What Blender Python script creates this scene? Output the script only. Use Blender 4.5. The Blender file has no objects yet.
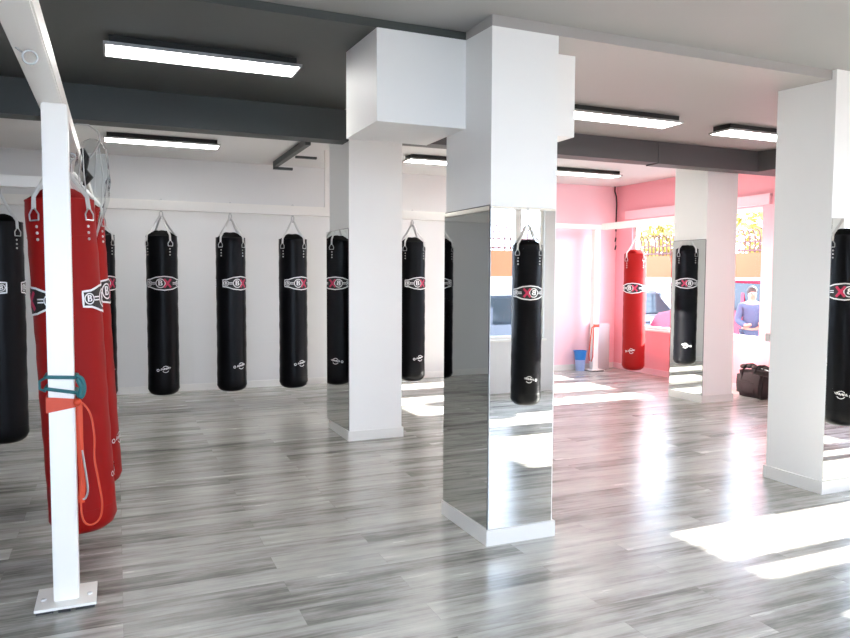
import bpy, bmesh, math, random
from mathutils import Vector, Matrix
random.seed(7)
PI = math.pi
C = bpy.context.scene.collection
SC = bpy.context.scene

# ------------------------------------------------------------ camera
YAW, PITCH, ROLL, FPX, CAMH = 0.403715, 0.058840, -0.004339, 722.065, 1.5
fw = Vector((math.sin(YAW)*math.cos(PITCH), math.cos(YAW)*math.cos(PITCH), -math.sin(PITCH)))
rt = Vector((math.cos(YAW), -math.sin(YAW), 0)); dn = fw.cross(rt)
r2 = math.cos(ROLL)*rt + math.sin(ROLL)*dn
d2 = -math.sin(ROLL)*rt + math.cos(ROLL)*dn
cam = bpy.data.cameras.new('camera'); camo = bpy.data.objects.new('camera', cam); C.objects.link(camo)
m = Matrix(((r2.x, -d2.x, -fw.x, 0), (r2.y, -d2.y, -fw.y, 0), (r2.z, -d2.z, -fw.z, CAMH), (0, 0, 0, 1)))
camo.matrix_world = m
cam.sensor_width = 36; cam.sensor_fit = 'HORIZONTAL'; cam.lens = FPX/850*36
cam.clip_start = 0.02; cam.clip_end = 200
SC.camera = camo

# ------------------------------------------------------------ world, sun, exposure
SC.view_settings.view_transform = 'Standard'; SC.view_settings.look = 'None'
SC.view_settings.gamma = 1; SC.view_settings.use_curve_mapping = False
SC.view_settings.exposure = 1.2
w = bpy.data.worlds.new('world'); SC.world = w; w.use_nodes = True
bg = w.node_tree.nodes['Background']; bg.inputs[0].default_value = (0.66, 0.79, 1.0, 1); bg.inputs[1].default_value = 5.8
sun = bpy.data.lights.new('sun', 'SUN'); sun.energy = 31; sun.angle = math.radians(0.6); sun.color = (1, 0.95, 0.9)
suno = bpy.data.objects.new('sun', sun); C.objects.link(suno); suno.location = (20, 5, 12)
sd = Vector((-1, -0.01, -0.501)); suno.rotation_euler = sd.to_track_quat('-Z', 'Y').to_euler()
SC.cycles.max_bounces = 10; SC.cycles.diffuse_bounces = 6; SC.cycles.glossy_bounces = 5
SC.cycles.transparent_max_bounces = 16
SC.cycles.sample_clamp_indirect = 6

# ------------------------------------------------------------ materials
def mat(name, col, rough=0.5, metal=0.0, spec=0.5, emit=0, bump=0, bscale=40, var=0):
    m = bpy.data.materials.new(name); m.use_nodes = True
    nt = m.node_tree; b = nt.nodes['Principled BSDF']
    b.inputs['Base Color'].default_value = (*col, 1); b.inputs['Roughness'].default_value = rough
    b.inputs['Metallic'].default_value = metal; b.inputs['Specular IOR Level'].default_value = spec
    if emit:
        b.inputs['Emission Color'].default_value = (*col, 1); b.inputs['Emission Strength'].default_value = emit
    if bump or var:
        tc = nt.nodes.new('ShaderNodeTexCoord'); n = nt.nodes.new('ShaderNodeTexNoise')
        n.inputs['Scale'].default_value = bscale; n.inputs['Detail'].default_value = 4
        nt.links.new(tc.outputs['Object'], n.inputs['Vector'])
        if bump:
            bp = nt.nodes.new('ShaderNodeBump'); bp.inputs['Strength'].default_value = bump; bp.inputs['Distance'].default_value = 0.01
            nt.links.new(n.outputs['Fac'], bp.inputs['Height']); nt.links.new(bp.outputs['Normal'], b.inputs['Normal'])
        if var:
            mx = nt.nodes.new('ShaderNodeMix'); mx.data_type = 'RGBA'
            mx.inputs['A'].default_value = (*[c*(1-var) for c in col], 1); mx.inputs['B'].default_value = (*[min(1, c*(1+var)) for c in col], 1)
            nt.links.new(n.outputs['Fac'], mx.inputs['Factor']); nt.links.new(mx.outputs['Result'], b.inputs['Base Color'])
    return m

def floor_mat():
    m = bpy.data.materials.new('grey_laminate'); m.use_nodes = True; nt = m.node_tree; b = nt.nodes['Principled BSDF']
    L = nt.links.new
    tc = nt.nodes.new('ShaderNodeTexCoord')
    br = nt.nodes.new('ShaderNodeTexBrick')
    br.offset = 0.43; br.offset_frequency = 2; br.squash = 1.0
    br.inputs['Scale'].default_value = 1; br.inputs['Brick Width'].default_value = 1.28; br.inputs['Row Height'].default_value = 0.165
    br.inputs['Mortar Size'].default_value = 0.0008; br.inputs['Mortar Smooth'].default_value = 0.3; br.inputs['Bias'].default_value = 0.0
    br.inputs['Color1'].default_value = (0, 0, 0, 1); br.inputs['Color2'].default_value = (1, 1, 1, 1); br.inputs['Mortar'].default_value = (0.1, 0.1, 0.1, 1)
    L(tc.outputs['Object'], br.inputs['Vector'])
    def noise(sx, sy, sc, det, rough=0.6):
        mp = nt.nodes.new('ShaderNodeMapping'); mp.inputs['Scale'].default_value = (sx, sy, 1)
        L(tc.outputs['Object'], mp.inputs['Vector'])
        ad = nt.nodes.new('ShaderNodeVectorMath'); ad.operation = 'ADD'
        ml = nt.nodes.new('ShaderNodeVectorMath'); ml.operation = 'SCALE'; ml.inputs['Scale'].default_value = 37
        L(br.outputs['Color'], ml.inputs[0]); L(mp.outputs[0], ad.inputs[0]); L(ml.outputs[0], ad.inputs[1])
        n = nt.nodes.new('ShaderNodeTexNoise'); n.inputs['Scale'].default_value = sc; n.inputs['Detail'].default_value = det
        n.inputs['Roughness'].default_value = rough
        L(ad.outputs[0], n.inputs['Vector']); return n
    n1 = noise(0.9, 9, 1.6, 5); n2 = noise(3, 60, 1.5, 3); n3 = noise(1.5, 3, 1.2, 6, 0.7)
    def math_(op, a, bb):
        x = nt.nodes.new('ShaderNodeMath'); x.operation = op
        for i, v in enumerate((a, bb)):
            if isinstance(v, (int, float)): x.inputs[i].default_value = v
            else: L(v, x.inputs[i])
        return x.outputs[0]
    sep = nt.nodes.new('ShaderNodeSeparateColor'); L(br.outputs['Color'], sep.inputs[0])
    s = math_('ADD', math_('MULTIPLY', n1.outputs['Fac'], 0.62), math_('MULTIPLY', n2.outputs['Fac'], 0.20))
    s = math_('ADD', s, math_('MULTIPLY', n3.outputs['Fac'], 0.36))
    s = math_('ADD', s, math_('MULTIPLY', sep.outputs[0], 0.16))
    cr = nt.nodes.new('ShaderNodeValToRGB'); L(s, cr.inputs[0])
    e = cr.color_ramp.elements
    e[0].position = 0.42; e[0].color = (0.085, 0.08, 0.07, 1)
    e[1].position = 0.86; e[1].color = (0.60, 0.585, 0.54, 1)
    k = e.new(0.55); k.color = (0.21, 0.203, 0.182, 1)
    k = e.new(0.68); k.color = (0.41, 0.40, 0.365, 1)
    mx = nt.nodes.new('ShaderNodeMix'); mx.data_type = 'RGBA'; mx.blend_type = 'MULTIPLY'
    L(br.outputs['Fac'], mx.inputs['Factor']); L(cr.outputs[0], mx.inputs['A']); mx.inputs['B'].default_value = (0.75, 0.74, 0.73, 1)
    L(mx.outputs['Result'], b.inputs['Base Color'])
    b.inputs['Roughness'].default_value = 0.24; b.inputs['Specular IOR Level'].default_value = 0.6
    mr = nt.nodes.new('ShaderNodeMapRange'); L(n1.outputs['Fac'], mr.inputs['Value']); mr.inputs['To Min'].default_value = 0.18; mr.inputs['To Max'].default_value = 0.32
    L(mr.outputs[0], b.inputs['Roughness'])
    bp = nt.nodes.new('ShaderNodeBump'); bp.inputs['Strength'].default_value = 0.12; bp.inputs['Distance'].default_value = 0.004
    L(n2.outputs['Fac'], bp.inputs['Height']); L(bp.outputs[0], b.inputs['Normal'])
    return m

def clear_mat(name, tint=(1, 1, 1), gloss=0.06, rough=0.02):
    m = bpy.data.materials.new(name); m.use_nodes = True; nt = m.node_tree
    for n in list(nt.nodes):
        if n.type == 'BSDF_PRINCIPLED': nt.nodes.remove(n)
    out = [n for n in nt.nodes if n.type == 'OUTPUT_MATERIAL'][0]
    t = nt.nodes.new('ShaderNodeBsdfTransparent'); t.inputs[0].default_value = (*tint, 1)
    g = nt.nodes.new('ShaderNodeBsdfGlossy'); g.inputs['Roughness'].default_value = rough
    lw = nt.nodes.new('ShaderNodeLayerWeight'); lw.inputs['Blend'].default_value = gloss
    mx = nt.nodes.new('ShaderNodeMixShader')
    nt.links.new(lw.outputs['Fresnel'], mx.inputs[0]); nt.links.new(t.outputs[0], mx.inputs[1]); nt.links.new(g.outputs[0], mx.inputs[2])
    nt.links.new(mx.outputs[0], out.inputs[0]); return m

M = dict(
    floor=floor_mat(),
    white=mat('white_wall_paint', (0.76, 0.75, 0.735), 0.45, bump=0.05, bscale=60),
    left=mat('pale_grey_paint', (0.50, 0.51, 0.51), 0.5),
    pink=mat('pink_wall_paint', (0.90, 0.40, 0.445), 0.4),
    pinkpale=mat('pale_pink', (0.92, 0.60, 0.65), 0.4),
    pillar=mat('white_pillar_panel', (0.89, 0.875, 0.845), 0.5, bump=0.02, bscale=30),
    base=mat('white_skirting', (0.83, 0.81, 0.77), 0.3),
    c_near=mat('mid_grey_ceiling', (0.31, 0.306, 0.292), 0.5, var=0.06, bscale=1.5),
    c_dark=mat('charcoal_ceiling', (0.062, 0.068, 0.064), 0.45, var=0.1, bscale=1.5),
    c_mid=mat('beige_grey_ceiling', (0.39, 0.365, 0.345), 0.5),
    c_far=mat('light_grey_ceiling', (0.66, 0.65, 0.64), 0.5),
    beam=mat('dark_grey_beam', (0.052, 0.060, 0.060), 0.5),
    beam2=mat('warm_grey_beam', (0.10, 0.093, 0.093), 0.5),
    mirror=mat('mirror_side', (0.66, 0.68, 0.665), 0.015, 1.0),
    mirror2=mat('mirror_front', (0.86, 0.87, 0.86), 0.01, 1.0),
    mframe=mat('mirror_edge', (0.12, 0.12, 0.12), 0.3, 0.5),
    steel=mat('white_painted_steel', (0.88, 0.85, 0.80), 0.35),
    zinc=mat('zinc_steel', (0.5, 0.5, 0.5), 0.35, 0.9),
    blackm=mat('black_metal', (0.012, 0.012, 0.012), 0.4),
    vinyl=mat('black_vinyl', (0.002, 0.002, 0.003), 0.36, spec=0.15, bump=0.12, bscale=14),
    cover=mat('black_cover_cloth', (0.003, 0.003, 0.003), 0.8, spec=0.05),
    redcover=mat('red_cover_cloth', (0.22, 0.004, 0.004), 0.8, spec=0.05),
    red=mat('red_vinyl', (0.33, 0.006, 0.005), 0.5, spec=0.2, bump=0.12, bscale=14),
    strapw=mat('grey_webbing', (0.68, 0.67, 0.65), 0.6, bump=0.4, bscale=300),
    print_w=mat('white_print', (0.92, 0.92, 0.92), 0.5),
    print_k=mat('black_print', (0.01, 0.01, 0.01), 0.5),
    print_r=mat('crimson_print', (0.60, 0.03, 0.10), 0.5),
    lamp=mat('led_diffuser', (1.0, 0.99, 0.97), 0.4, emit=11),
    teal=mat('teal_rubber', (0.01, 0.12, 0.13), 0.5),
    orange=mat('orange_red_rubber', (0.60, 0.055, 0.014), 0.5),
    brownf=mat('dark_brown_fabric', (0.035, 0.022, 0.022), 0.8, bump=0.5, bscale=40),
    blue=mat('blue_plastic', (0.02, 0.22, 0.65), 0.35),
    bluepale=mat('pale_blue_plastic', (0.35, 0.45, 0.75), 0.35),
    glass=clear_mat('window_glass', (0.97, 0.98, 0.98)),
    plastic=clear_mat('clear_plastic', (0.93, 0.95, 0.95), 0.18, 0.12),
    asphalt=mat('asphalt', (0.16, 0.155, 0.15), 0.9, var=0.2, bscale=8),
    ochre=mat('orange_render', (0.30, 0.085, 0.03), 0.8, var=0.1, bscale=2),
    stucco=mat('white_stucco', (0.7, 0.68, 0.66), 0.8),
    rail=mat('rusty_railing', (0.10, 0.03, 0.025), 0.6),
    leaf=mat('yellow_green_leaves', (0.40, 0.33, 0.07), 0.7, var=0.25, bscale=3),
    bark=mat('bark', (0.12, 0.08, 0.05), 0.9),
    skin=mat('skin', (0.30, 0.14, 0.09), 0.5),
    hair=mat('dark_hair', (0.03, 0.02, 0.015), 0.6),
    hoodie=mat('blue_grey_cloth', (0.04, 0.05, 0.09), 0.8),
    jeans=mat('denim', (0.03, 0.04, 0.07), 0.8),
    carsilver=mat('silver_car_paint', (0.13, 0.14, 0.17), 0.25, 0.4),
    carred=mat('crimson_car_paint', (0.25, 0.008, 0.03), 0.25, 0.1),
    cardark=mat('car_glass', (0.02, 0.03, 0.04), 0.1),
    tyre=mat('tyre', (0.01, 0.01, 0.01), 0.8),
)

# ------------------------------------------------------------ mesh helpers
def bx(bm, x0, y0, z0, x1, y1, z1, bev=0):
    vs = [bm.verts.new((x, y, z)) for z in (z0, z1) for y in (y0, y1) for x in (x0, x1)]
    f = [(0, 2, 3, 1), (4, 5, 7, 6), (0, 1, 5, 4), (2, 6, 7, 3), (0, 4, 6, 2), (1, 3, 7, 5)]
    fs = [bm.faces.new([vs[i] for i in q]) for q in f]
    if bev:
        ed = list({e for fc in fs for e in fc.edges})
        bmesh.ops.bevel(bm, geom=ed, offset=bev, segments=2, affect='EDGES')
def prism(bm, pts, d):                      # polygon pts (3-D), extruded by vector d
    a = [bm.verts.new(p) for p in pts]; b = [bm.verts.new(Vector(p)+Vector(d)) for p in pts]
    n = len(pts); bm.faces.new(a[::-1]); bm.faces.new(b)
    for i in range(n): bm.faces.new((a[i], a[(i+1) % n], b[(i+1) % n], b[i]))
def tube(bm, pts, r, n=8, closed=False, flat=None):
    pts = [Vector(p) for p in pts]; rings = []
    N = len(pts); prev = None
    for i, p in enumerate(pts):
        if closed: t = pts[(i+1) % N]-pts[i-1]
        else: t = pts[min(i+1, N-1)]-pts[max(i-1, 0)]
        t.normalize()
        if prev is None:
            u = t.cross(Vector((0, 0, 1)))
            if u.length < 0.1: u = t.cross(Vector((0, 1, 0)))
        else: u = prev - t*prev.dot(t)
        u.normalize(); prev = u; v = t.cross(u)
        rr = r[i] if isinstance(r, (list, tuple)) else r
        ru, rv = (rr, rr) if flat is None else (rr, rr*flat)
        rings.append([bm.verts.new(p + u*math.cos(2*PI*k/n)*ru + v*math.sin(2*PI*k/n)*rv) for k in range(n)])
    R = N if closed else N-1
    for i in range(R):
        a, b = rings[i], rings[(i+1) % N]
        for k in range(n): bm.faces.new((a[k], a[(k+1) % n], b[(k+1) % n], b[k]))
    if not closed:
        bm.faces.new(rings[0][::-1]); bm.faces.new(rings[-1])
def smooth(P, closed=False, k=5):
    P = [Vector(p) for p in P]; n = len(P); out = []
    for i in range(n if closed else n-1):
        a, b, c, d = (P[(i-1) % n] if closed or i else P[0]), P[i], P[(i+1) % n], (P[(i+2) % n] if closed or i+2 < n else P[-1])
        for j in range(k):
            t = j/k; out.append(.5*((2*b)+(c-a)*t+(2*a-5*b+4*c-d)*t*t+(3*b-a-3*c+d)*t**3))
    if not closed: out.append(P[-1])
    return out
def lathe(bm, prof, n=32, cx=0, cy=0):
    rings = []
    for r, z in prof:
        if r < 1e-5: rings.append([bm.verts.new((cx, cy, z))])
        else: rings.append([bm.verts.new((cx+r*math.cos(2*PI*k/n), cy+r*math.sin(2*PI*k/n), z)) for k in range(n)])
    for a, b in zip(rings, rings[1:]):
        for k in range(n):
            k2 = (k+1) % n
            if len(a) == 1: bm.faces.new((a[0], b[k2], b[k]))
            elif len(b) == 1: bm.faces.new((a[k], a[k2], b[0]))
            else: bm.faces.new((a[k], a[k2], b[k2], b[k]))
def torus(bm, c, R, r, axis='y', n=18, k=6, sx=1, sz=1):
    pts = []
    for i in range(n):
        a = 2*PI*i/n; u, v = R*math.cos(a)*sx, R*math.sin(a)*sz
        pts.append(Vector(c)+(Vector((u, 0, v)) if axis == 'y' else Vector((0, u, v)) if axis == 'x' else Vector((u, v, 0))))
    tube(bm, pts, r, k, closed=True)
def obj(name, bm, m, parent=None, smooth=False, loc=None):
    if isinstance(bm, bmesh.types.BMesh):
        bmesh.ops.recalc_face_normals(bm, faces=bm.faces[:])
        me = bpy.data.meshes.new(name); bm.to_mesh(me); bm.free()
    else: me = bm
    me.materials.clear(); me.materials.append(M[m] if isinstance(m, str) else m)
    if smooth:
        for p in me.polygons: p.use_smooth = True
        try: me.set_sharp_from_angle(angle=math.radians(40))
        except Exception: pass
    o = bpy.data.objects.new(name, me); C.objects.link(o)
    if parent: o.parent = parent
    if loc: o.location = loc
    return o
def boxobj(name, b, m, parent=None, bev=0):
    bm = bmesh.new(); bx(bm, *b, bev=bev); return obj(name, bm, m, parent)
def struct(o): o['kind'] = 'structure'; return o
def tag(o, label, cat, group=None, kind=None):
    o['label'] = label; o['category'] = cat
    if group: o['group'] = group
    if kind: o['kind'] = kind
    return o
def thing(name, label, cat, loc=(0, 0, 0), rz=0, group=None):
    o = bpy.data.objects.new(name, None); o.empty_display_size = 0.1; C.objects.link(o)
    o.location = loc; o.rotation_euler = (0, 0, rz); return tag(o, label, cat, group)
def dup(root, loc, rz, label, group=None, tilt=0, swap=None, sw=0):
    def cp(o, par):
        c = o.copy(); C.objects.link(c)
        if par: c.parent = par
        if swap and o.type == 'MESH' and o.data.materials[0].name in swap:
            key = (o.data.name, swap[o.data.materials[0].name])
            if key not in dup.cache:
                me = o.data.copy(); me.materials[0] = M[swap[o.data.materials[0].name]]; dup.cache[key] = me
            c.data = dup.cache[key]
        for ch in o.children:
            if ch is not c: cp(ch, c)
        return c
    r = cp(root, None); r.location = loc; r.rotation_euler = (Matrix.Rotation(tilt, 3, 'Y') @ Matrix.Rotation(rz, 3, 'Z')).to_euler(); r['label'] = label
    for ch in r.children:
        if ch.name.startswith('strap'): ch.rotation_euler = (0, 0, math.radians(sw)-rz)
    if group: r['group'] = group
    return r
dup.cache = {}

# ------------------------------------------------------------ room shell
XL, XR, YF, YB = -2.6, 7.6, -1.1, 9.78
struct(boxobj('floor', (XL-0.15, YF-0.15, -0.1, XR+0.15, YB+0.15, 0), 'floor'))
ST, SR = 3.817, 3.498                        # where the ceiling steps down, left and right of the front pillar
ZN = 2.905
def zc(y): return 2.845 + 0.0455*(y-3.5)
YE = 6.47
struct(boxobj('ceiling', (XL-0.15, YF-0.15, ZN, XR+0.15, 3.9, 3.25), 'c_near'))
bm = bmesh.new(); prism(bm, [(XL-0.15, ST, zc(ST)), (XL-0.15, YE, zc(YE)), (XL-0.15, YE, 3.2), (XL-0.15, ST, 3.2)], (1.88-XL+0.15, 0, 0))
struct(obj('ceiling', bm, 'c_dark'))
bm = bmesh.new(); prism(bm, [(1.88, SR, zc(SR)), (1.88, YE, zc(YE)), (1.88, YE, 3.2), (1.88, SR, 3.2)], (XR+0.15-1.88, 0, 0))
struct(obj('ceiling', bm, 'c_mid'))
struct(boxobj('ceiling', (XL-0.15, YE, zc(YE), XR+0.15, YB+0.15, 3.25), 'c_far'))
# grey lip of the stepped slab, a thin painted band along the drop
def wall_open(name, axis, pos, thick, a0, a1, zt, openings, m):
    """wall slab with rectangular openings (a0,a1,z0,z1)"""
    bm = bmesh.new()
    def seg(s0, s1, z0, z1):
        if s1-s0 < 1e-4 or z1-z0 < 1e-4: return
        lo, hi = min(pos, pos+thick), max(pos, pos+thick)
        if axis == 'x': bx(bm, lo, s0, z0, hi, s1, z1)
        else: bx(bm, s0, lo, z0, s1, hi, z1)
    cur = a0
    for (s0, s1, z0, z1) in sorted(openings):
        seg(cur, s0, 0, zt); seg(s0, s1, 0, z0); seg(s0, s1, z1, zt); cur = s1
    seg(cur, a1, 0, zt)
    return struct(obj(name, bm, m))
Z0, Z1 = 0.69, 2.41
WA = (6.84, 9.38, Z0, Z1); WB = (0.15, 3.345, Z0, Z1)
wall_open('wall_right', 'x', XR, 0.15, YF, YB, 3.2, [WA, WB], 'pink')
W3 = (2.9, 5.15, Z0, Z1); W4 = (-2.0, 1.6, Z0, Z1)
wall_open('wall_front', 'y', YF, -0.15, XL-0.15, XR+0.15, 3.2, [W3, W4], 'white')
struct(boxobj('wall_left', (XL-0.15, YF, 0, XL, YB, 3.2), 'left'))
struct(boxobj('wall_back', (XL-0.15, YB, 0, 6.3, YB+0.15, 3.2), 'white'))
struct(boxobj('wall_back', (6.3, YB, 0, XR+0.15, YB+0.15, 3.2), 'pinkpale'))  # right end of the back wall coloured pale pink
struct(boxobj('baseboard_back', (XL, YB-0.015, 0, XR, YB, 0.09), 'base'))
struct(boxobj('baseboard_right', (XR-0.015, YF, 0, XR, YB-0.015, 0.09), 'pinkpale'))
struct(boxobj('baseboard_left', (XL, YF, 0, XL+0.015, YB-0.015, 0.09), 'base'))
# vertical seams of the panelled back wall and the low rail line
bm = bmesh.new()
for x in (0.9, 3.35, 5.2): bx(bm, x, YB-0.004, 0.09, x+0.012, YB, 2.98)
struct(obj('trim_1', bm, 'white'))
struct(boxobj('trim_2', (1.15, YB-0.008, 0.6, 2.45, YB, 0.612), 'white'))
# roller shutter boxes over the windows
struct(boxobj('trim_3', (XR-0.05, 6.70, 2.43, XR, 9.5, 2.56), 'pinkpale'))
struct(boxobj('trim_4', (XR-0.05, -0.8, 2.40, XR, 3.35, 2.62), 'white'))

def window(n, axis, pos, a0, a1, mull, thick=0.05):
    r = bpy.data.objects.new('window_%d' % n, None); C.objects.link(r); r['kind'] = 'structure'
    fr = bmesh.new(); gl = bmesh.new()
    def b(bmx, s0, s1, z0, z1, d0, d1):
        if axis == 'x': bx(bmx, pos+d0, s0, z0, pos+d1, s1, z1)
        else: bx(bmx, s0, pos-d1, z0, s1, pos-d0, z1)
    t = 0.045
    b(fr, a0, a1, Z0, Z0+t, .05, .11); b(fr, a0, a1, Z1-t, Z1, .05, .11)
    b(fr, a0, a0+t, Z0+t, Z1-t, .05, .11); b(fr, a1-t, a1, Z0+t, Z1-t, .05, .11)
    for (c, wd) in mull: b(fr, c-wd/2, c+wd/2, Z0+t, Z1-t, .05, .11)
    b(gl, a0+t, a1-t, Z0+t, Z1-t, .078, .082)
    obj('window_frame', fr, 'steel', r); obj('glass', gl, 'glass', r)
    sl = bmesh.new(); b(sl, a0-0.03, a1+0.03, Z0-0.02, Z0+0.004, -0.03, 0.05); obj('window_sill', sl, 'steel', r)
window(1, 'x', XR, WA[0], WA[1], [(7.95, 0.05)])
window(2, 'x', XR, WB[0], WB[1], [(2.80, 0.12), (2.51, 0.2), (0.95, 0.45)])
window(3, 'y', YF, W3[0], W3[1], [(4.78, 0.09), (3.6, 0.05)])
window(4, 'y', YF, W4[0], W4[1], [(-0.8, 0.05), (0.4, 0.05)])

# ------------------------------------------------------------ beams
tag(boxobj('ceiling_beam', (XL, 6.25, 2.70, 1.926, 6.45, zc(6.3)+0.05), 'beam'), 'deep charcoal ceiling beam running from the left wall to the mid pillar', 'ceiling beam')
bmr = bmesh.new(); bx(bmr, 2.42, 6.3, 2.745, 5.43, 6.50, zc(6.3)+0.05); bx(bmr, 5.44, 6.3, 2.735, XR-0.70, 6.50, zc(6.3)+0.05)
tag(obj('ceiling_beam', bmr, 'beam2'), 'warm grey ceiling beam with a joint, passing above the far right pillar', 'ceiling beam')
tag(boxobj('ceiling_beam', (XR-0.70, 3.93, 2.735, XR, 6.50, 3.0), 'beam2'), 'warm grey beam along the pink window wall behind the nearest right pillar', 'ceiling beam')
t = thing('boxed_beam', 'white boxed-in beam crossing behind the front mirrored pillar under the ceiling', 'boxed beam', (1.985, 3.817, 2.355))
bm = bmesh.new(); prism(bm, [(1.337-1.985, 0, 0), (1.337-1.985, .575, 0), (1.337-1.985, .575, zc(4.392)-2.355+.03), (1.337-1.985, 0, zc(3.817)-2.355+.001)], (1.88-1.337, 0, 0))
obj('left_casing', bm, 'pillar', t)
bm = bmesh.new(); prism(bm, [(2.30-1.985, .0, 0.012), (2.30-1.985, .575, .012), (2.30-1.985, .575, zc(4.392)-2.355+.03), (2.30-1.985, 0, zc(3.817)-2.355+.001)], (2.632-2.30, 0, 0))
obj('right_casing', bm, 'pillar', t)
t = thing('ceiling_rail', 'short dark rail fixed to the ceiling near the back wall', 'rail', (1.93, 8.5, 2.98))
boxobj('rail_bar', (-.03, -.75, -.07, .03, 1.0, -.0), 'beam', t)
boxobj('end_bracket', (-.03, .95, -.10, .22, 1.0, -.07), 'beam', t)
boxobj('cross_bracket', (.03, -.05, -.10, .28, -.0, -.075), 'beam', t)

# ------------------------------------------------------------ pillars
def pillar(name, label, x0, y0, x1, y1, zt, mleft=None, mfront=None, eps=0.0, base_h=0.09, slope=None):
    t = thing(name, label, 'pillar', (x0, y0, 0))
    W, D = x1-x0, y1-y0
    bm = bmesh.new()
    if slope: prism(bm, [(0, 0, 0), (0, D, 0), (0, D, slope[1])] + [(0, s, z) for s, z in slope[2:]] + [(0, 0, slope[0])], (W, 0, 0))
    else: bx(bm, 0, 0, 0, W, D, zt)
    obj('shaft', bm, 'pillar', t)
    bm = bmesh.new(); b = 0.014
    bx(bm, -b, -b, 0, W+b, -0.0005, base_h); bx(bm, -b, D+.0005, 0, W+b, D+b, base_h); bx(bm, -b, -.0005, 0, -.0005, D+.0005, base_h); bx(bm, W+.0005, -.0005, 0, W+b, D+.0005, base_h)
    obj('skirting', bm, 'base', t)
    if mleft:
        e = math.tan(math.radians(eps))*D; bm = bmesh.new()
        prism(bm, [(-.0005, 0.004, base_h+.002), (-.0005, D, base_h+.002), (-.004-e, D, base_h+.002), (-.004, 0.004, base_h+.002)], (0, 0, mleft-base_h))
        p = obj('mirror_panel', bm, 'mirror', t); p['label'] = 'side mirror panel'
        bm = bmesh.new(); bx(bm, -.006, -.001, base_h, -.0005, .0035, mleft); bx(bm, -.0055, 0.004, mleft+.0025, -.0005, D, mleft+.007)
        obj('mirror_edging', bm, 'mframe', p)
    if mfront:
        bm = bmesh.new(); bx(bm, 0.002, -.005, base_h+.002, W-0.008, -.0005, mfront)
        p = obj('mirror_panel', bm, 'mirror2', t); p['label'] = 'front mirror panel'
    return t
pillar('mirrored_pillar', 'front square white pillar with mirrors on its left and front faces', 1.88, 3.498, 2.30, 4.075, zc(3.5)+.001, 1.885, 1.885, 0.6, slope=(zc(3.498), zc(4.07)))
pillar('mirrored_pillar', 'white mid-room pillar under the left end of the boxed beam, mirrored only on its left face', 1.926, 6.25, 2.435, 6.89, 2.96, 1.925, None, 2.5)
pillar('mirrored_pillar', 'far white pillar before the pink wall, mirrored on its lower left face', 6.43, 6.587, 6.90, 7.13, 2.985, 1.95, None, 1.65)
pillar('mirrored_pillar', 'tall white pillar at the right edge with a mirror on its front face', 4.487, 3.464, 5.15, 3.935, 2.9, None, 1.91, slope=(2.905, zc(3.935), (0.034, zc(3.498)), (0.034, 2.905)))

# ------------------------------------------------------------ ceiling lights
def light(x, y, z, label, L=1.17, Wd=0.27):
    t = thing('ceiling_light', label, 'ceiling light', (x, y, z), 0, 'surface-mounted LED ceiling panels')
    boxobj('housing', (-L/2+.03, -Wd/2+.03, -.055, L/2-.03, Wd/2-.03, 0), 'blackm', t)
    bm = bmesh.new(); z0, z1 = -.068, -.055
    bx(bm, -L/2, -Wd/2, z0, L/2, -Wd/2+.014, z1); bx(bm, -L/2, Wd/2-.014, z0, L/2, Wd/2, z1)
    bx(bm, -L/2, -Wd/2+.014, z0, -L/2+.014, Wd/2-.014, z1); bx(bm, L/2-.014, -Wd/2+.014, z0, L/2, Wd/2-.014, z1)
    obj('frame', bm, 'zinc', t)
    boxobj('back_tray', (-L/2, -Wd/2, -.055, L/2, Wd/2, -.050), 'zinc', t)
    boxobj('diffuser', (-L/2+.014, -Wd/2+.014, -.066, L/2-.014, Wd/2-.014, -.0555), 'lamp', t)
light(.54, 4.79, zc(4.84), 'large long light panel on the dark ceiling at upper left')
light(.49, 8.35, zc(YE), 'slim light panel above the black bags at left, near the back wall')
light(4.02, 5.15, zc(5.15), 'light panel on the beige ceiling right of the boxed beam')
light(5.78, 5.20, zc(5.2), 'light panel beside the tall right pillar top')
light(5.95, 8.42, zc(YE), 'light panel in the pink corner beyond the grey beam')
light(3.87, 8.30, zc(YE), 'light panel seen between the mid pillar and the front pillar')
light(1.0, 1.2, ZN, 'added unseen light panel above the viewer, on the left')  # this panel and the next are added out of view for extra light
light(4.6, 1.2, ZN, 'added unseen light panel above the viewer, on the right')

# ------------------------------------------------------------ text and marks mapped on a bag
def text_mesh(s, size):
    cu = bpy.data.curves.new('t', 'FONT'); cu.body = s; cu.size = size; cu.align_x = 'CENTER'; cu.align_y = 'CENTER'
    cu.resolution_u = 3
    o = bpy.data.objects.new('t', cu); C.objects.link(o)
    me = bpy.data.meshes.new_from_object(o); C.objects.unlink(o); bpy.data.objects.remove(o)
    return me
RB = 0.163
def on_bag(x, z, off): a = -PI/2 + x/RB; r = RB+off; return Vector((r*math.cos(a), r*math.sin(a), z))
def add_text(bm, s, size, x, z, off, rot=0, bold=1.0, sx=1):
    me = text_mesh(s, size); vs = []
    for v in me.vertices:
        px, py = v.co.x*sx, v.co.y
        px, py = px*math.cos(rot)-py*math.sin(rot), px*math.sin(rot)+py*math.cos(rot)
        vs.append(bm.verts.new(on_bag(x+px, z+py, off)))
    for p in me.polygons:
        try: bm.faces.new([vs[i] for i in p.vertices])
        except ValueError: pass
    bpy.data.meshes.remove(me)
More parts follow.
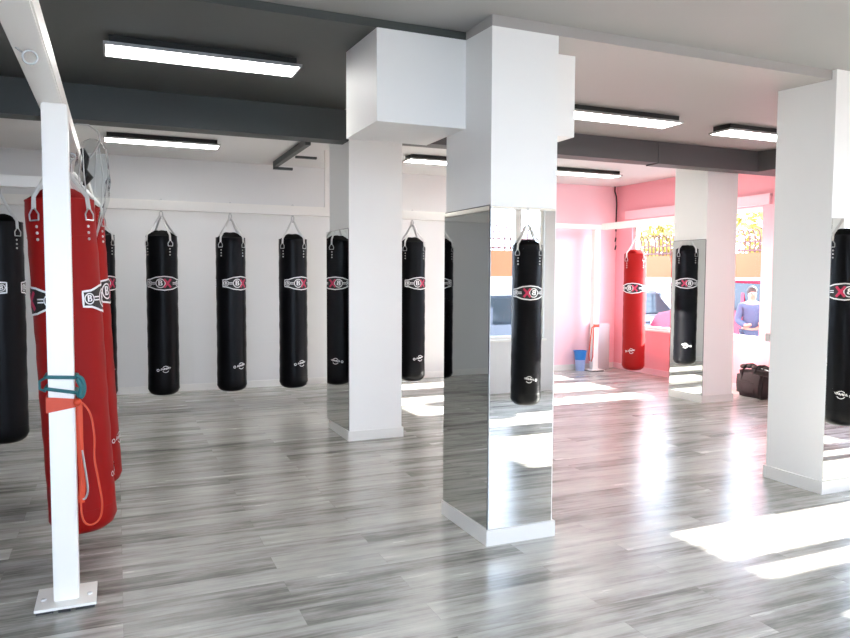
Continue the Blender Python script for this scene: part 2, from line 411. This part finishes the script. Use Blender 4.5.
def ribbon(bm, pts, wd, off, closed=False):
    P = []
    n = len(pts)
    for i in range(n if closed else n-1):
        a, b = Vector(pts[i]), Vector(pts[(i+1) % n]); k = max(1, int((b-a).length/0.012))
        for j in range(k): P.append(a.lerp(b, j/k))
    if not closed: P.append(Vector(pts[-1]))
    N = len(P); prev = None; first = None
    for i, p in enumerate(P):
        t = (P[(i+1) % N]-P[i-1]) if closed else (P[min(i+1, N-1)]-P[max(i-1, 0)])
        t.normalize(); nrm = Vector((-t.y, t.x))
        a, b = p+nrm*wd/2, p-nrm*wd/2
        cur = (bm.verts.new(on_bag(a.x, a.y, off)), bm.verts.new(on_bag(b.x, b.y, off)))
        if prev: bm.faces.new((prev[0], cur[0], cur[1], prev[1]))
        else: first = cur
        prev = cur
    if closed: bm.faces.new((prev[0], first[0], first[1], prev[1]))
def ringpts(cx, cz, r, n=20, a0=0, a1=2*PI, sx=1): return [(cx+r*sx*math.cos(a0+(a1-a0)*i/n), cz+r*math.sin(a0+(a1-a0)*i/n)) for i in range(n if abs(a1-a0-2*PI) < 1e-6 else n+1)]
HWB = .196
def eye(k=1.0):
    top = [(-HWB, .038), (-.15, .042), (-.085, .064), (0, .074), (.085, .064), (.15, .042), (HWB, .038)]
    return [(x, z*k) for x, z in top] + [(x, -z*k) for x, z in reversed(top)]

# ------------------------------------------------------------ punch bag prototype (origin at the bottom centre)
BH = 1.80
def make_bag(label):
    t = thing('punch_bag', label, 'punching bag')
    bm = bmesh.new(); H = BH
    prof = [(0, 0), (.07, .002), (.115, .012), (.147, .035), (.166, .075), (RB, .14)]
    prof += [(RB+.002*math.sin(i*2.3), .14+(H-.068-.14)*i/24) for i in range(1, 25)]
    prof += [(RB+.001, H-.063), (RB-.002, H-.058), (RB*.95, H-.064)]
    lathe(bm, prof, 40)
    for v in bm.verts:                       # slight sag and wrinkles
        if .1 < v.co.z < H-.1:
            a = math.atan2(v.co.y, v.co.x); s = 1+.006*math.sin(3*a+v.co.z*5)+.004*math.sin(7*a-v.co.z*13)
            v.co.x *= s; v.co.y *= s
    body = obj('body', bm, 'vinyl', t, True)
    bm = bmesh.new(); lathe(bm, [(RB*.985, H-.07), (RB*.96, H-.062), (RB*.45, H-.004), (RB*.36, H), (0, H)], 40)
    for v in bm.verts:
        a = math.atan2(v.co.y, v.co.x); v.co.z += .006*math.cos(4*a)*(math.hypot(v.co.x, v.co.y)/RB)
    obj('top_cover', bm, 'cover', t, True)
    for zz in (.14, H-.25):
        bm = bmesh.new(); torus(bm, (0, 0, zz), RB+.001, .0015, 'z', 40, 5); obj('seam', bm, 'vinyl', t, True)
    HZ = H+.165                              # height of the hook where the straps meet
    for k in range(4):
        a = PI/4+k*PI/2; ca, sa = math.cos(a), math.sin(a); r = RB+.008
        bm = bmesh.new()
        tube(bm, [(ca*(r+.004), sa*(r+.004), H-.115), (ca*(r-.001), sa*(r-.001), H-.052), (ca*.45*r, sa*.45*r, H+.062), (ca*.012, sa*.012, HZ)], .0105, 8, flat=.3)
        s = obj('strap', bm, 'strapw', t, True)
        bm = bmesh.new(); u = Vector((-sa, ca, 0)); c0 = Vector((ca*(r+.006), sa*(r+.006), H-.14)); 
        pts = [c0+u*(.026*math.cos(PI+PI*i/10)) + Vector((0, 0, -.03*math.sin(PI*i/10)))+Vector((0, 0, .0)) for i in range(11)]
        pts = [c0+Vector((0, 0, .03))-u*.006]+[c0+u*-.028, c0+u*-.026+Vector((0, 0, -.03))]
        tube(bm, pts, .004, 6); pts = [c0+Vector((0, 0, .03))+u*.006, c0+u*.028, c0+u*.026+Vector((0, 0, -.03))]; tube(bm, pts, .004, 6)
        tube(bm, [c0+u*-.026+Vector((0, 0, -.03)), c0+u*.026+Vector((0, 0, -.03))], .004, 6)
        obj('d_ring', bm, 'zinc', s, True)
        for j in range(3):
            bm = bmesh.new(); p = Vector((ca*(RB+.002), sa*(RB+.002), H-.20-j*.032))
            d = Vector((ca, sa, 0)); tube(bm, [p-d*.002, p+d*.002, p+d*.005], [.0075, .0075, .004], 8)
            obj('rivet', bm, 'strapw', s, True)
    bm = bmesh.new()
    pts = [(.0, 0, HZ-.03), (.018, 0, HZ-.01), (.018, 0, HZ+.03), (0, 0, HZ+.05), (-.018, 0, HZ+.03), (-.018, 0, HZ-.01)]
    tube(bm, pts, .005, 6, closed=True)
    obj('carabiner', bm, 'zinc', t, True)
    bm = bmesh.new(); z = HZ+.045; i = 0
    while z < H+.325:
        torus(bm, (0, 0, z+.012), .011, .0035, 'x' if i % 2 else 'y', 10, 5, 1, 1.5); z += .026; i += 1
    obj('chain', bm, 'zinc', t, True)
    # round-eye badge, one on each side
    for side in (0, PI):
        zb = 1.23; e = RB*0+.003
        bm = bmesh.new(); ev = eye()
        N = 40                                    # black ground of the badge (sits between the outline)
        def half(x):
            X = [p[0] for p in ev[:7]]; Zs = [p[1] for p in ev[:7]]
            for i in range(6):
                if X[i] <= x <= X[i+1]: return Zs[i]+(Zs[i+1]-Zs[i])*(x-X[i])/(X[i+1]-X[i])
            return Zs[-1]
        pr = None
        for i in range(N+1):
            x = -HWB+2*HWB*i/N; h = half(x); c = (bm.verts.new(on_bag(x, zb+h, .0035)), bm.verts.new(on_bag(x, zb-h, .0035)))
            if pr: bm.faces.new((pr[0], c[0], c[1], pr[1]))
            pr = c
        bd = obj('badge', bm, 'print_k', t); bd.rotation_euler = (0, 0, side)
        bm = bmesh.new()
        ribbon(bm, [(x, zb+z) for x, z in ev], .011, .0048, True)
        for s_ in (-1, 1):
            ribbon(bm, ringpts(s_*.160, zb, .027, 16), .006, .0048, True)
            for q_ in (-.0022, .0022): add_text(bm, 'B', .050, s_*.160+q_, zb, .0052+q_*.05)
            for dz in (-.008, .008): ribbon(bm, [(s_*.130, zb+dz), (s_*.090, zb+dz)], .007, .0048)
        ribbon(bm, ringpts(-.038, zb, .046, 22), .009, .0048, True)
        for q_ in (-.0035, 0, .0035): add_text(bm, 'B', .082, -.040+q_, zb, .0052+q_*.05)
        obj('badge_lettering', bm, 'print_w', bd)
        bm = bmesh.new()
        add_text(bm, 'X', .125, .033, zb, .0058)
        for sg in (-1, 1): ribbon(bm, [(-.002, zb-sg*.045), (.068, zb+sg*.045)], .022, .0060)
        obj('badge_cross', bm, 'print_r', bd)
    # small round mark near the foot
    zm, xm = .30, .0
    bm = bmesh.new()
    ribbon(bm, ringpts(xm, zm, .034, 20, .5, 2.6), .006, .0040)
    ribbon(bm, ringpts(xm, zm, .034, 20, 3.7, 5.8), .006, .0040)
    for k, (ox, oy, s_) in enumerate(((-.038, 0, 1.0), (-.012, .002, 1.1), (.014, .006, 1.1), (.040, .012, 1.0))):
        pts = [(xm+ox-.011, zm+oy-.010), (xm+ox-.004, zm+oy+.012*s_), (xm+ox+.002, zm+oy-.006), (xm+ox+.009, zm+oy+.010*s_)]
        ribbon(bm, pts, .008, .0044)
    ribbon(bm, ringpts(xm-.078, zm-.008, .012, 12, 0, 2*PI), .006, .0042, True)
    obj('foot_mark', bm, 'print_w', t)
    return t

SWAP = {'black_vinyl': 'red', 'black_cover_cloth': 'redcover'}
B0 = make_bag('black punch bag first to the right of the red bags, before the back wall')
row = [(.462, 4, -18, 'B0'),
       (1.195, 30, -1, 'middle of the three black bags hanging clear before the white back wall'),
       (1.905, 22, -10, 'black punch bag hanging just left of the mid-room pillar'),
       (3.41, 16, -8, 'black punch bag in the sunlit gap between the mid and front pillars'),
       (2.66, 20, 0, 'black punch bag hidden behind the mid-room pillar'),
       (4.12, 0, 0, 'black punch bag of the back row hidden behind the front mirrored pillar'),
       (4.83, 44, 44, 'last black bag of the back row, seen reflected in the far pillar'),
       (-.17, 40, 10, 'black punch bag of the back row peeping out behind the red bags')]
G = 'black punch bags along the back frame'
B0['group'] = G
for i, (x, a, sw, lab) in enumerate(row):
    if i == 0:
        B0.location = (x, 8.4, .185); B0.rotation_euler = (0, 0, math.radians(a)); continue
    dup(B0, (x, 8.4, .185), math.radians(a), lab, G, sw=sw)
for ch in B0.children:
    if ch.name.startswith('strap'): ch.rotation_euler = (0, 0, math.radians(-18-4))
dup(B0, (-.83, 6.52, .17), math.radians(-50), 'black punch bag cut by the left edge of the picture', 'black punch bags', sw=5)
dup(B0, (4.10, .20, .10), math.radians(198), 'black punch bag reflected in the front face of the front pillar', 'black punch bags', sw=22)
dup(B0, (6.12, 2.36, .15), math.radians(235), 'black punch bag reflected in the mirror of the tall right pillar', 'black punch bags', sw=50)
RG = 'red punch bags'
SW = math.radians(-2.6)
dup(B0, (-.182, 4.20, .145), math.radians(98), 'nearest red punch bag, large, hanging behind the white post', RG, swap=SWAP, tilt=SW, sw=6)
dup(B0, (-.150, 4.98, .165), math.radians(78), 'second red punch bag, half hidden behind the nearest one', RG, swap=SWAP, tilt=SW, sw=20)
dup(B0, (7.12, 8.70, .11), math.radians(-50), 'red punch bag hanging in the pink corner by the window', RG, swap=SWAP, sw=-40)
dup(B0, (7.15, 7.72, .11), math.radians(20), 'red punch bag mostly hidden behind the far mirrored pillar', RG, swap=SWAP)

# ------------------------------------------------------------ bag frames
def plate(bm, x, y, s=.115, rot=0):
    bx(bm, x-s, y-s, 0.012, x+s, y+s, .024)
def post(parent, x, y, ztop, half=.055):
    p = boxobj('post', (x-half, y-half, .02, x+half, y+half, ztop), 'steel', parent, bev=.006)
    b = bmesh.new(); bx(b, x-.125, y-.12, .014, x+.125, y+.12, .026)
    f = obj('base_plate', b, 'steel', p)
    b = bmesh.new(); bx(b, x-.118, y-.112, 0, x-.05, y+.11, .014); bx(b, x+.04, y-.112, 0, x+.118, y+.11, .014); bx(b, x-.03, y-.118, 0, x+.02, y-.08, .012)
    obj('packer', b, 'blackm', f)
    for sx in (-1, 1):
        b = bmesh.new(); lathe(b, [(0, .034), (.011, .034), (.011, .026), (0, .026)], 6, x+sx*.095, y-.02); obj('anchor_bolt', b, 'strapw', f)
    return p
fr = thing('bag_frame', 'white steel bag frame in the left foreground with post, long beam and far rail', 'steel frame', (0, 0, 0))
post(fr, -.236, 3.63, 2.25, .052)
boxobj('beam', (-.305, 1.2, 2.25, -.20, 8.35, 2.335), 'steel', fr, bev=.006)
boxobj('back_rail', (-2.3, 8.35, 2.205, 5.3, 8.45, 2.31), 'steel', fr, bev=.005)
boxobj('hanger', (2.29, 8.38, 2.31, 2.36, 8.42, 2.985), 'steel', fr); post(fr, -2.2, 8.52, 2.98, .04)
boxobj('cross_rail', (-2.55, 6.47, 2.185, -.306, 6.55, 2.275), 'steel', fr, bev=.005)
for (y, x) in ((4.20, -.265), (4.98, -.235)):
    b = bmesh.new(); torus(b, (x, y, 2.226), .018, .005, 'y', 14, 6); obj('eye_hook', b, 'zinc', fr, True)
b = bmesh.new(); torus(b, (-.25, 2.77, 2.222), .022, .0035, 'y', 16, 6); tube(b, [(-.272, 2.77, 2.236), (-.292, 2.77, 2.2505)], .0035, 6); obj('ring_bolt', b, 'zinc', fr, True)
f2 = thing('bag_frame', 'white steel bag frame in the pink corner beside the window', 'steel frame', (0, 0, 0))
post(f2, 7.03, 9.55, 2.25, .05)
boxobj('beam', (7.10, 7.1, 2.25, 7.20, 9.498, 2.35), 'steel', f2, bev=.006)
boxobj('back_rail', (5.5, 9.50, 2.26, 7.20, 9.60, 2.33), 'steel', f2, bev=.006)
f3 = thing('bag_frame', 'white steel frame over the bags behind the viewer', 'steel frame', (0, 0, 0))
boxobj('beam', (3.2, .05, 2.24, 7.5, .15, 2.32), 'steel', f3, bev=.006)
boxobj('beam', (6.07, .16, 2.24, 6.17, 2.9, 2.32), 'steel', f3, bev=.006)
post(f3, 7.42, .10, 2.24, .05)

# ------------------------------------------------------------ resistance bands on the front post
PX, PY = -.236, 3.63; hp = .055
def loop_round(z, wob, d=.0, ext=0.0):
    P = []
    for (x, y) in ((-hp-d, -hp-d), (hp+d, -hp-d), (hp+d+ext, hp+d), (-hp-d, hp+d)): P.append((PX+x, PY+y, z+wob*(1 if x > 0 else -1)))
    Q = []
    for i in range(4):
        a, b_ = Vector(P[i]), Vector(P[(i+1) % 4])
        for k in range(6): Q.append(a.lerp(b_, .04+.92*k/5))
    return Q
bm = bmesh.new()
tube(bm, loop_round(1.045, -.004, .006), .008, 8, True); tube(bm, loop_round(.985, -.012, .006), .008, 8, True)
tube(bm, smooth([(PX+hp+.005, PY-hp, 1.048), (PX+hp+.03, PY-hp-.005, 1.035), (PX+hp+.04, PY-hp, .99), (PX+hp+.026, PY-hp, .95), (PX+hp+.006, PY-hp, .975)]), .009, 8)
tube(bm, [(PX+hp+.012, PY-hp-.01, 1.035), (PX+hp+.028, PY-hp-.012, 1.0), (PX+hp+.02, PY-hp-.01, .955)], .011, 8)
tube(bm, [(PX-hp-.006, PY-hp, 1.045), (PX-hp-.03, PY-hp+.01, 1.03), (PX-hp-.03, PY-hp+.01, .995), (PX-hp-.006, PY-hp, .985)], .006, 8)
tag(obj('resistance_band', bm, 'teal', None, True), 'teal resistance band looped twice round the white foreground post', 'resistance band')
t = thing('resistance_band', 'orange-red resistance band knotted round the foreground post with a long hanging loop', 'resistance band', (PX, PY, .93))
bm = bmesh.new()
q = hp+.004
for (a, b_, c, d) in (((-q, -q-.003), (q, -q-.003), .042, .022), ((q, -q), (q, q), .022, .03), ((q, q), (-q, q), .03, .04), ((-q, q), (-q, -q), .04, .042)):
    v = []
    for off in (0, .003):
        nx, ny = ((0, -1), (1, 0), (0, 1), (-1, 0))[[(-q, -q-.003), (q, -q), (q, q), (-q, q)].index(a)]
        v.append([bm.verts.new((a[0]+nx*off, a[1]+ny*off, -c)), bm.verts.new((b_[0]+nx*off, b_[1]+ny*off, -d)), bm.verts.new((b_[0]+nx*off, b_[1]+ny*off, d*.7)), bm.verts.new((a[0]+nx*off, a[1]+ny*off, c*.7))])
    bm.faces.new(v[0]); bm.faces.new(v[1])
    for i in range(4): bm.faces.new((v[0][i], v[0][(i+1) % 4], v[1][(i+1) % 4], v[1][i]))
obj('wrap', bm, 'orange', t)
bm = bmesh.new(); bmesh.ops.create_uvsphere(bm, u_segments=12, v_segments=8, radius=.018)
for v in bm.verts: v.co += Vector((q+.006, -q-.006, 0))
obj('knot', bm, 'orange', t, True)
bm = bmesh.new()
tube(bm, smooth([(q+.008, -q, -.01), (q+.012, -q, -.15), (q+.018, -q, -.32), (q+.010, -q, -.45), (q+.018, -q, -.54), (q+.05, -q, -.568), (q+.088, -q, -.54), (q+.098, -q, -.47), (q+.084, -q, -.36), (q+.070, -q, -.26), (q+.072, -q, -.16), (q+.058, -q, -.06), (q+.03, -q, -.01), (q+.008, -q, 0)]), .0045, 6)
obj('hanging_loop', bm, 'orange', t, True)
bm = bmesh.new(); tube(bm, [(q+.012, -q+.002, -.01), (q+.012, -q+.002, -.18), (q+.02, -q+.004, -.36), (q+.012, -q+.002, -.46)], .014, 8, flat=.3)
obj('hanging_strip', bm, 'orange', t, True)
bm = bmesh.new(); tube(bm, smooth([(q+.020, -q, -.22), (q+.030, -q, -.3), (q+.040, -q, -.40), (q+.030, -q, -.44), (q+.018, -q, -.445)]), .005, 6)
o = obj('cord_end', bm, 'zinc', t, True); o['label'] = 'grey cord end'

# ------------------------------------------------------------ clear plastic bag hanging by the beam
t = thing('plastic_bag', 'clear crumpled plastic bag hooked on the beam beside the red bag tops', 'plastic bag', (-.11, 4.60, 2.27))
bm = bmesh.new()
prof = [(.012, .01), (.05, -.01), (.078, -.06), (.085, -.14), (.088, -.24), (.078, -.33), (.055, -.42), (.03, -.52), (.012, -.60), (0, -.61)]
fine = []
for (r0, z0), (r1, z1) in zip(prof, prof[1:]):
    for k in range(3): fine.append((r0+(r1-r0)*k/3, z0+(z1-z0)*k/3))
fine.append(prof[-1]); lathe(bm, fine, 28)
for v in bm.verts:
    a = math.atan2(v.co.y, v.co.x); s = 1+.10*math.sin(5*a+v.co.z*11)+.07*math.sin(9*a-v.co.z*23)
    v.co.x *= s; v.co.y *= .7*s; v.co.x += .10*max(0, -v.co.z-.25)*-.2
obj('film', bm, 'plastic', t, True)
bm = bmesh.new(); tube(bm, [(-.15, 0, .055), (-.08, 0, .085), (-.02, 0, .085), (.03, 0, .05), (.04, 0, 0), (.01, 0, -.06), (-.03, 0, -.12)], .005, 8)
o = obj('carry_loop', bm, 'zinc', t, True)
bm = bmesh.new(); tube(bm, [(-.055, 0, -.05), (-.035, .0, -.10), (-.045, 0, -.17), (-.02, 0, -.21), (-.05, 0, -.26)], [.012, .02, .016, .022, .01], 8)
o = obj('dark_strap', bm, 'blackm', t, True)
bm = bmesh.new()
for k in range(5):
    a = k*1.3; tube(bm, [(.07*math.cos(a), .045*math.sin(a), -.05), (.082*math.cos(a+.2), .055*math.sin(a+.2), -.2), (.05*math.cos(a+.3), .03*math.sin(a+.3), -.42), (.0, 0, -.58)], .0035, 6)
obj('fold', bm, 'strapw', t, True)

# ------------------------------------------------------------ pink corner details
t = thing('bucket', 'blue plastic bucket with paler lower half on the floor in the pink corner', 'bucket', (6.84, 9.65, 0))
bm = bmesh.new(); lathe(bm, [(0, 0), (.07, 0), (.085, .18), (0.083, .18), (0, .02)], 24); obj('lower_bucket', bm, 'bluepale', t, True)
bm = bmesh.new(); lathe(bm, [(.085, .175), (.10, .31), (.108, .31), (.108, .322), (.094, .322), (.08, .178)], 24); obj('rim', bm, 'blue', t, True)
t = thing('resistance_band', 'orange resistance band hanging from the post in the pink corner', 'resistance band', (7.03, 9.50, .72))
bm = bmesh.new(); bx(bm, -.055, -.010, -.02, .055, -.004, .03); obj('wrap', bm, 'orange', t)
bm = bmesh.new(); tube(bm, [(-.055, -.012, 0), (-.06, -.012, -.25), (-.065, -.012, -.48), (-.09, -.012, -.56), (-.13, -.012, -.54), (-.14, -.012, -.45), (-.115, -.012, -.2), (-.09, -.012, -.02), (-.055, -.012, .0)], .009, 6); obj('hanging_loop', bm, 'orange', t, True)
tag(boxobj('cupboard', (7.10, 9.63, 0, 7.40, 9.77, .75), 'left', bev=.01), 'narrow pale floor cupboard behind the corner frame post', 'cupboard')
t = thing('cable', 'black cable hanging down the corner of the pink walls', 'cable', (7.55, 9.72, 2.2))
bm = bmesh.new(); tube(bm, [(-.01, .03, .78), (-.02, .02, .70), (.0, .01, .62), (.005, .0, .50), (0, 0, .2), (0, 0, .05)], .012, 8); obj('cable_run', bm, 'blackm', t, True)
bm = bmesh.new(); tube(bm, [(0, 0, -.05), (-.01, 0, -.12)], .012, 8); tube(bm, [(.005, 0, -.18), (-.012, 0, -.25)], .012, 8); tube(bm, [(0, 0, .06), (0, .0, -.25)], .003, 6); obj('cable_end', bm, 'blackm', t, True)
tag(boxobj('punch_mitt', (7.18, 9.70, 1.0, 7.26, 9.775, 1.42), 'bluepale', bev=.02), 'blue-grey pad hanging on the wall left of the corner post', 'training pad')
tag(boxobj('wall_socket', (7.55, 6.62, .70, 7.598, 6.70, .80), 'mframe', bev=.006), 'small dark socket box on the pink wall above the holdall', 'socket')

t = thing('holdall', 'dark brown stuffed holdall lying on the floor against the pink wall', 'bag', (7.42, 6.68, 0), math.radians(-4))
t.scale = (.78, .60, .95)
bm = bmesh.new(); bx(bm, -.19, -.36, 0, .19, .36, .34, bev=.05)
bmesh.ops.subdivide_edges(bm, edges=bm.edges[:], cuts=3, use_grid_fill=True)
for v in bm.verts:
    s = .026*math.sin(v.co.x*21+v.co.z*17)+.024*math.sin(v.co.y*27+v.co.z*9)
    v.co.x += s; v.co.y += s*.7
    if v.co.z > .2: v.co.z += .03*math.cos(v.co.y*4)+.01*math.sin(v.co.y*33)
    v.co.z = max(v.co.z, 0)
obj('body', bm, 'brownf', t, True)
bm = bmesh.new(); bx(bm, -.225, -.22, .06, -.175, .24, .23, bev=.02); obj('side_pocket', bm, 'brownf', t, True)
bm = bmesh.new(); bx(bm, -.12, .33, .05, .12, .385, .2, bev=.02); obj('end_pocket', bm, 'brownf', t, True)
for y in (-.15, .18):
    bm = bmesh.new(); tube(bm, [(-.20, y, .12), (-.18, y, .33), (-.08, y+.03, .415), (.03, y, .42), (.10, y-.02, .39)], .016, 8, flat=.4); obj('handle', bm, 'blackm', t, True)
bm = bmesh.new(); tube(bm, [(-.02, -.33, .37), (-.02, 0, .397), (-.02, .33, .37)], .006, 6); obj('zip', bm, 'zinc', t, True)
for k in range(5):
    bm = bmesh.new(); bmesh.ops.create_icosphere(bm, subdivisions=2, radius=.055)
    for v in bm.verts: v.co = Vector((v.co.x*1.1-.05+.02*k, v.co.y*1.5+.32-.13*k, v.co.z*.6+.385+.012*(k % 2)))
    obj('stuffed_garment', bm, 'brownf', t, True)

# ------------------------------------------------------------ street outside
struct(boxobj('ground', (XR+.16, -16, -.40, 34, 32, -.30), 'asphalt')); struct(boxobj('ground', (-12, -16, -.40, XR+.15, YF-.16, -.30), 'asphalt'))
def street_wall(label, loc, rz, L):
    t = thing('street_wall', label, 'street wall', loc, rz)
    boxobj('wall_base', (0, -L/2, 0, .3, L/2, 1.80), 'stucco', t)
    boxobj('wall_top', (0.02, -L/2, 1.80, .28, L/2, 2.36), 'ochre', t)
    n = min(98, int(L/.14))
    boxobj('rail', (.13, -L/2, 2.40, .17, L/2, 2.44), 'rail', t); boxobj('rail', (.13, -L/2, 2.60, .17, L/2, 2.63), 'rail', t)
    b0 = None
    for i in range(n):
        y = -L/2+L*(i+.5)/n
        if b0 is None:
            bm = bmesh.new(); tube(bm, [(.15, 0, 2.36), (.15, 0, 2.74), (.12, .02, 2.86), (.04, .05, 2.90)], .018, 6); b0 = obj('railing_bar', bm, 'rail', t); b0.location = (0, y, 0)
        else:
            c = b0.copy(); C.objects.link(c); c.parent = t; c.location = (0, y, 0)
street_wall('orange and white street wall topped with bent rusty railings, beyond the pink wall windows', (13, 13.5, -.30), 0, 11)
street_wall('orange and white street wall seen reflected in the front pillar mirror', (6.2, -6.5, -.30), -PI/2, 9)
def tree(loc, r, h, label):
    t = thing('tree', label, 'tree', loc, 0, 'street trees')
    bm = bmesh.new(); tube(bm, [(0, 0, 0), (.05, .02, h*.45), (0, 0, h*.75)], [.09, .06, .02], 10)
    for k in range(5):
        a = k*1.3; tube(bm, [(0, 0, h*.5), (r*.4*math.cos(a), r*.4*math.sin(a), h*.7), (r*.7*math.cos(a), r*.7*math.sin(a), h*.85)], [.02, .012, .006], 6)
    obj('trunk', bm, 'bark', t, True)
    bm = bmesh.new()
    for i in range(2200):
        a, u = random.random()*2*PI, random.random()**.5; el = (random.random()-.5)*PI
        p = Vector((r*u*math.cos(a)*math.cos(el), r*u*math.sin(a)*math.cos(el), h*.76+h*.27*math.sin(el)))
        s = .07+.07*random.random(); d1 = Vector((random.gauss(0, 1), random.gauss(0, 1), random.gauss(0, 1))).normalized(); d2_ = d1.orthogonal().normalized()
        bm.faces.new([bm.verts.new(p+d1*s), bm.verts.new(p+d2_*s*.6), bm.verts.new(p-d1*s), bm.verts.new(p-d2_*s*.6)])
    o = obj('foliage', bm, 'leaf', t); o['kind'] = 'stuff'
for i, (x, y, lab) in enumerate(((15.3, 17.6, 'yellow-green street tree over the railing, left in the corner window'), (15.0, 15.55, 'yellow-green street tree over the railing above the cars'),
                            (15.2, 13.5, 'yellow-green street tree over the railing, right window part'), (15.0, 11.2, 'yellow-green street tree furthest right beyond the railing'))):
    tree((x, y, -.3), .90, 4.3, lab)
tree((5.5, -8.2, -.3), 1.2, 4.0, 'pale street tree reflected in the front pillar mirror')
def car(loc, rz, paint, label):
    t = thing('car', label, 'car', loc, rz)
    sec = [(-2.1, .35), (-2.12, .75), (-1.95, .92), (-1.3, .98), (1.0, .98), (1.9, .85), (2.1, .65), (2.1, .35)]
    bm = bmesh.new(); prism(bm, [(x, -.85, z) for x, z in sec], (0, 1.7, 0)); bmesh.ops.bevel(bm, geom=bm.edges[:], offset=.05, segments=2, affect='EDGES'); obj('body', bm, paint, t, True)
    bm = bmesh.new(); prism(bm, [(-1.75, -.74, .96), (-1.25, -.66, 1.42), (.25, -.66, 1.45), (1.05, -.74, .96)], (0, 1.44, 0)); obj('cabin_glass', bm, 'cardark', t)
    bm = bmesh.new(); prism(bm, [(-1.28, -.70, 1.40), (-1.15, -.68, 1.475), (.15, -.68, 1.485), (.30, -.70, 1.43)], (0, 1.38, 0))
    for x0, x1 in ((-.5, -.42), (-1.3, -1.2), (.28, .34)): bx(bm, x0, -.752, .96, x1, -.70, 1.42); bx(bm, x0, .70, .96, x1, .752, 1.42)
    obj('roof', bm, paint, t)
    for x in (-1.3, 1.3):
        for s in (-1, 1):
            bm = bmesh.new(); tube(bm, [(x, s*.70, .32), (x, s*.88, .32)], .32, 20); wv = obj('wheel', bm, 'tyre', t)
            bm = bmesh.new(); tube(bm, [(x, s*.87, .32), (x, s*.89, .32)], .2, 16); obj('hubcap', bm, 'zinc', wv)
    for s in (-.65, .65):
        bm = bmesh.new(); bx(bm, 2.06, s-.14, .62, 2.12, s+.14, .76); obj('headlight', bm, 'strapw', t)
    return t
car((11.6, 15.4, -.30), PI/2, 'carsilver', 'silver car parked by the street wall, seen through the corner window')
car((12.0, 11.0, -.30), PI/2, 'carred', 'crimson car parked by the street wall, right of the silver car').scale = (1, 1, 1.18)
car((6.3, -4.6, -.30), 0, 'carsilver', 'silver car seen only in the front pillar mirror')

# person on the pavement
t = thing('person', 'person in a blue-grey hooded top and jeans standing on the pavement outside the right window', 'person', (10.6, 9.72, -.38), math.radians(-35))
def skin(name, verts, edges, rad, m, parent, sub=2):
    me = bpy.data.meshes.new(name); me.from_pydata(verts, edges, []); o = bpy.data.objects.new(name, me); C.objects.link(o); o.parent = parent
    md = o.modifiers.new('s', 'SKIN'); md.use_smooth_shade = True
    for i, r in enumerate(rad): me.skin_vertices[0].data[i].radius = (r, r) if not isinstance(r, tuple) else r
    me.skin_vertices[0].data[0].use_root = True
    sm = o.modifiers.new('u', 'SUBSURF'); sm.levels = sub; sm.render_levels = sub
    me.materials.append(M[m]); return o
V = [(0, 0, .92), (0, 0, 1.10), (0, 0, 1.30), (0, 0, 1.40), (0, -.01, 1.47), (0, -.02, 1.56), (0, -.02, 1.64),
     (.10, 0, .86), (.11, -.01, .48), (.12, .02, .09), (.13, -.12, .04),
     (-.10, 0, .86), (-.11, .01, .48), (-.12, .03, .09), (-.13, -.11, .04),
     (.17, 0, 1.37), (.24, -.02, 1.10), (.14, -.22, 1.05), (.06, -.28, 1.07),
     (-.17, 0, 1.37), (-.24, -.02, 1.10), (-.14, -.22, 1.02), (-.05, -.28, 1.05)]
Ed = [(0, 1), (1, 2), (2, 3), (3, 4), (4, 5), (5, 6), (0, 7), (7, 8), (8, 9), (9, 10), (0, 11), (11, 12), (12, 13), (13, 14), (3, 15), (15, 16), (16, 17), (17, 18), (3, 19), (19, 20), (20, 21), (21, 22)]
Rd = [(.15, .11), (.14, .10), (.16, .11), (.12, .09), .055, .085, .07, .09, .06, .045, .04, .09, .06, .045, .04, .065, .048, .038, .03, .065, .048, .038, .03]
skin('body', V, Ed, Rd, 'skin', t)
skin('hooded_top', V[:4]+V[15:18]+V[19:22]+[(0, .0, 1.44)], [(0, 1), (1, 2), (2, 3), (3, 4), (4, 5), (5, 6), (3, 7), (7, 8), (8, 9), (3, 10)],
     [(.17, .13), (.165, .125), (.18, .13), (.135, .11), .08, .062, .05, .08, .062, .05, .085], 'hoodie', t)
skin('jeans', [V[0]]+V[7:10]+V[11:14], [(0, 1), (1, 2), (2, 3), (0, 4), (4, 5), (5, 6)], [(.165, .125), .105, .075, .065, .105, .075, .065], 'jeans', t)
bm = bmesh.new(); bmesh.ops.create_uvsphere(bm, u_segments=16, v_segments=10, radius=.1)
for v in bm.verts:
    v.co = Vector((v.co.x*.88, v.co.y*1.0+.015, v.co.z*.95+1.645))
for v in [v for v in bm.verts if v.co.y < -.045 and v.co.z < 1.68]: v.co.y = -.045
obj('hair', bm, 'hair', t, True)
bm = bmesh.new()
for s in (-1, 1):
    g = bmesh.ops.create_uvsphere(bm, u_segments=8, v_segments=6, radius=.012)
    for v in g['verts']: v.co += Vector((s*.03, -.105, 1.60))
obj('eyes', bm, 'cardark', t)
bm = bmesh.new(); tube(bm, [(0, -.10, 1.61), (0, -.125, 1.57), (0, -.105, 1.565)], [.006, .012, .008], 6); tube(bm, [(-.025, -.10, 1.535), (0, -.106, 1.53), (.025, -.10, 1.535)], .005, 6); obj('nose_and_mouth', bm, 'skin', t, True)
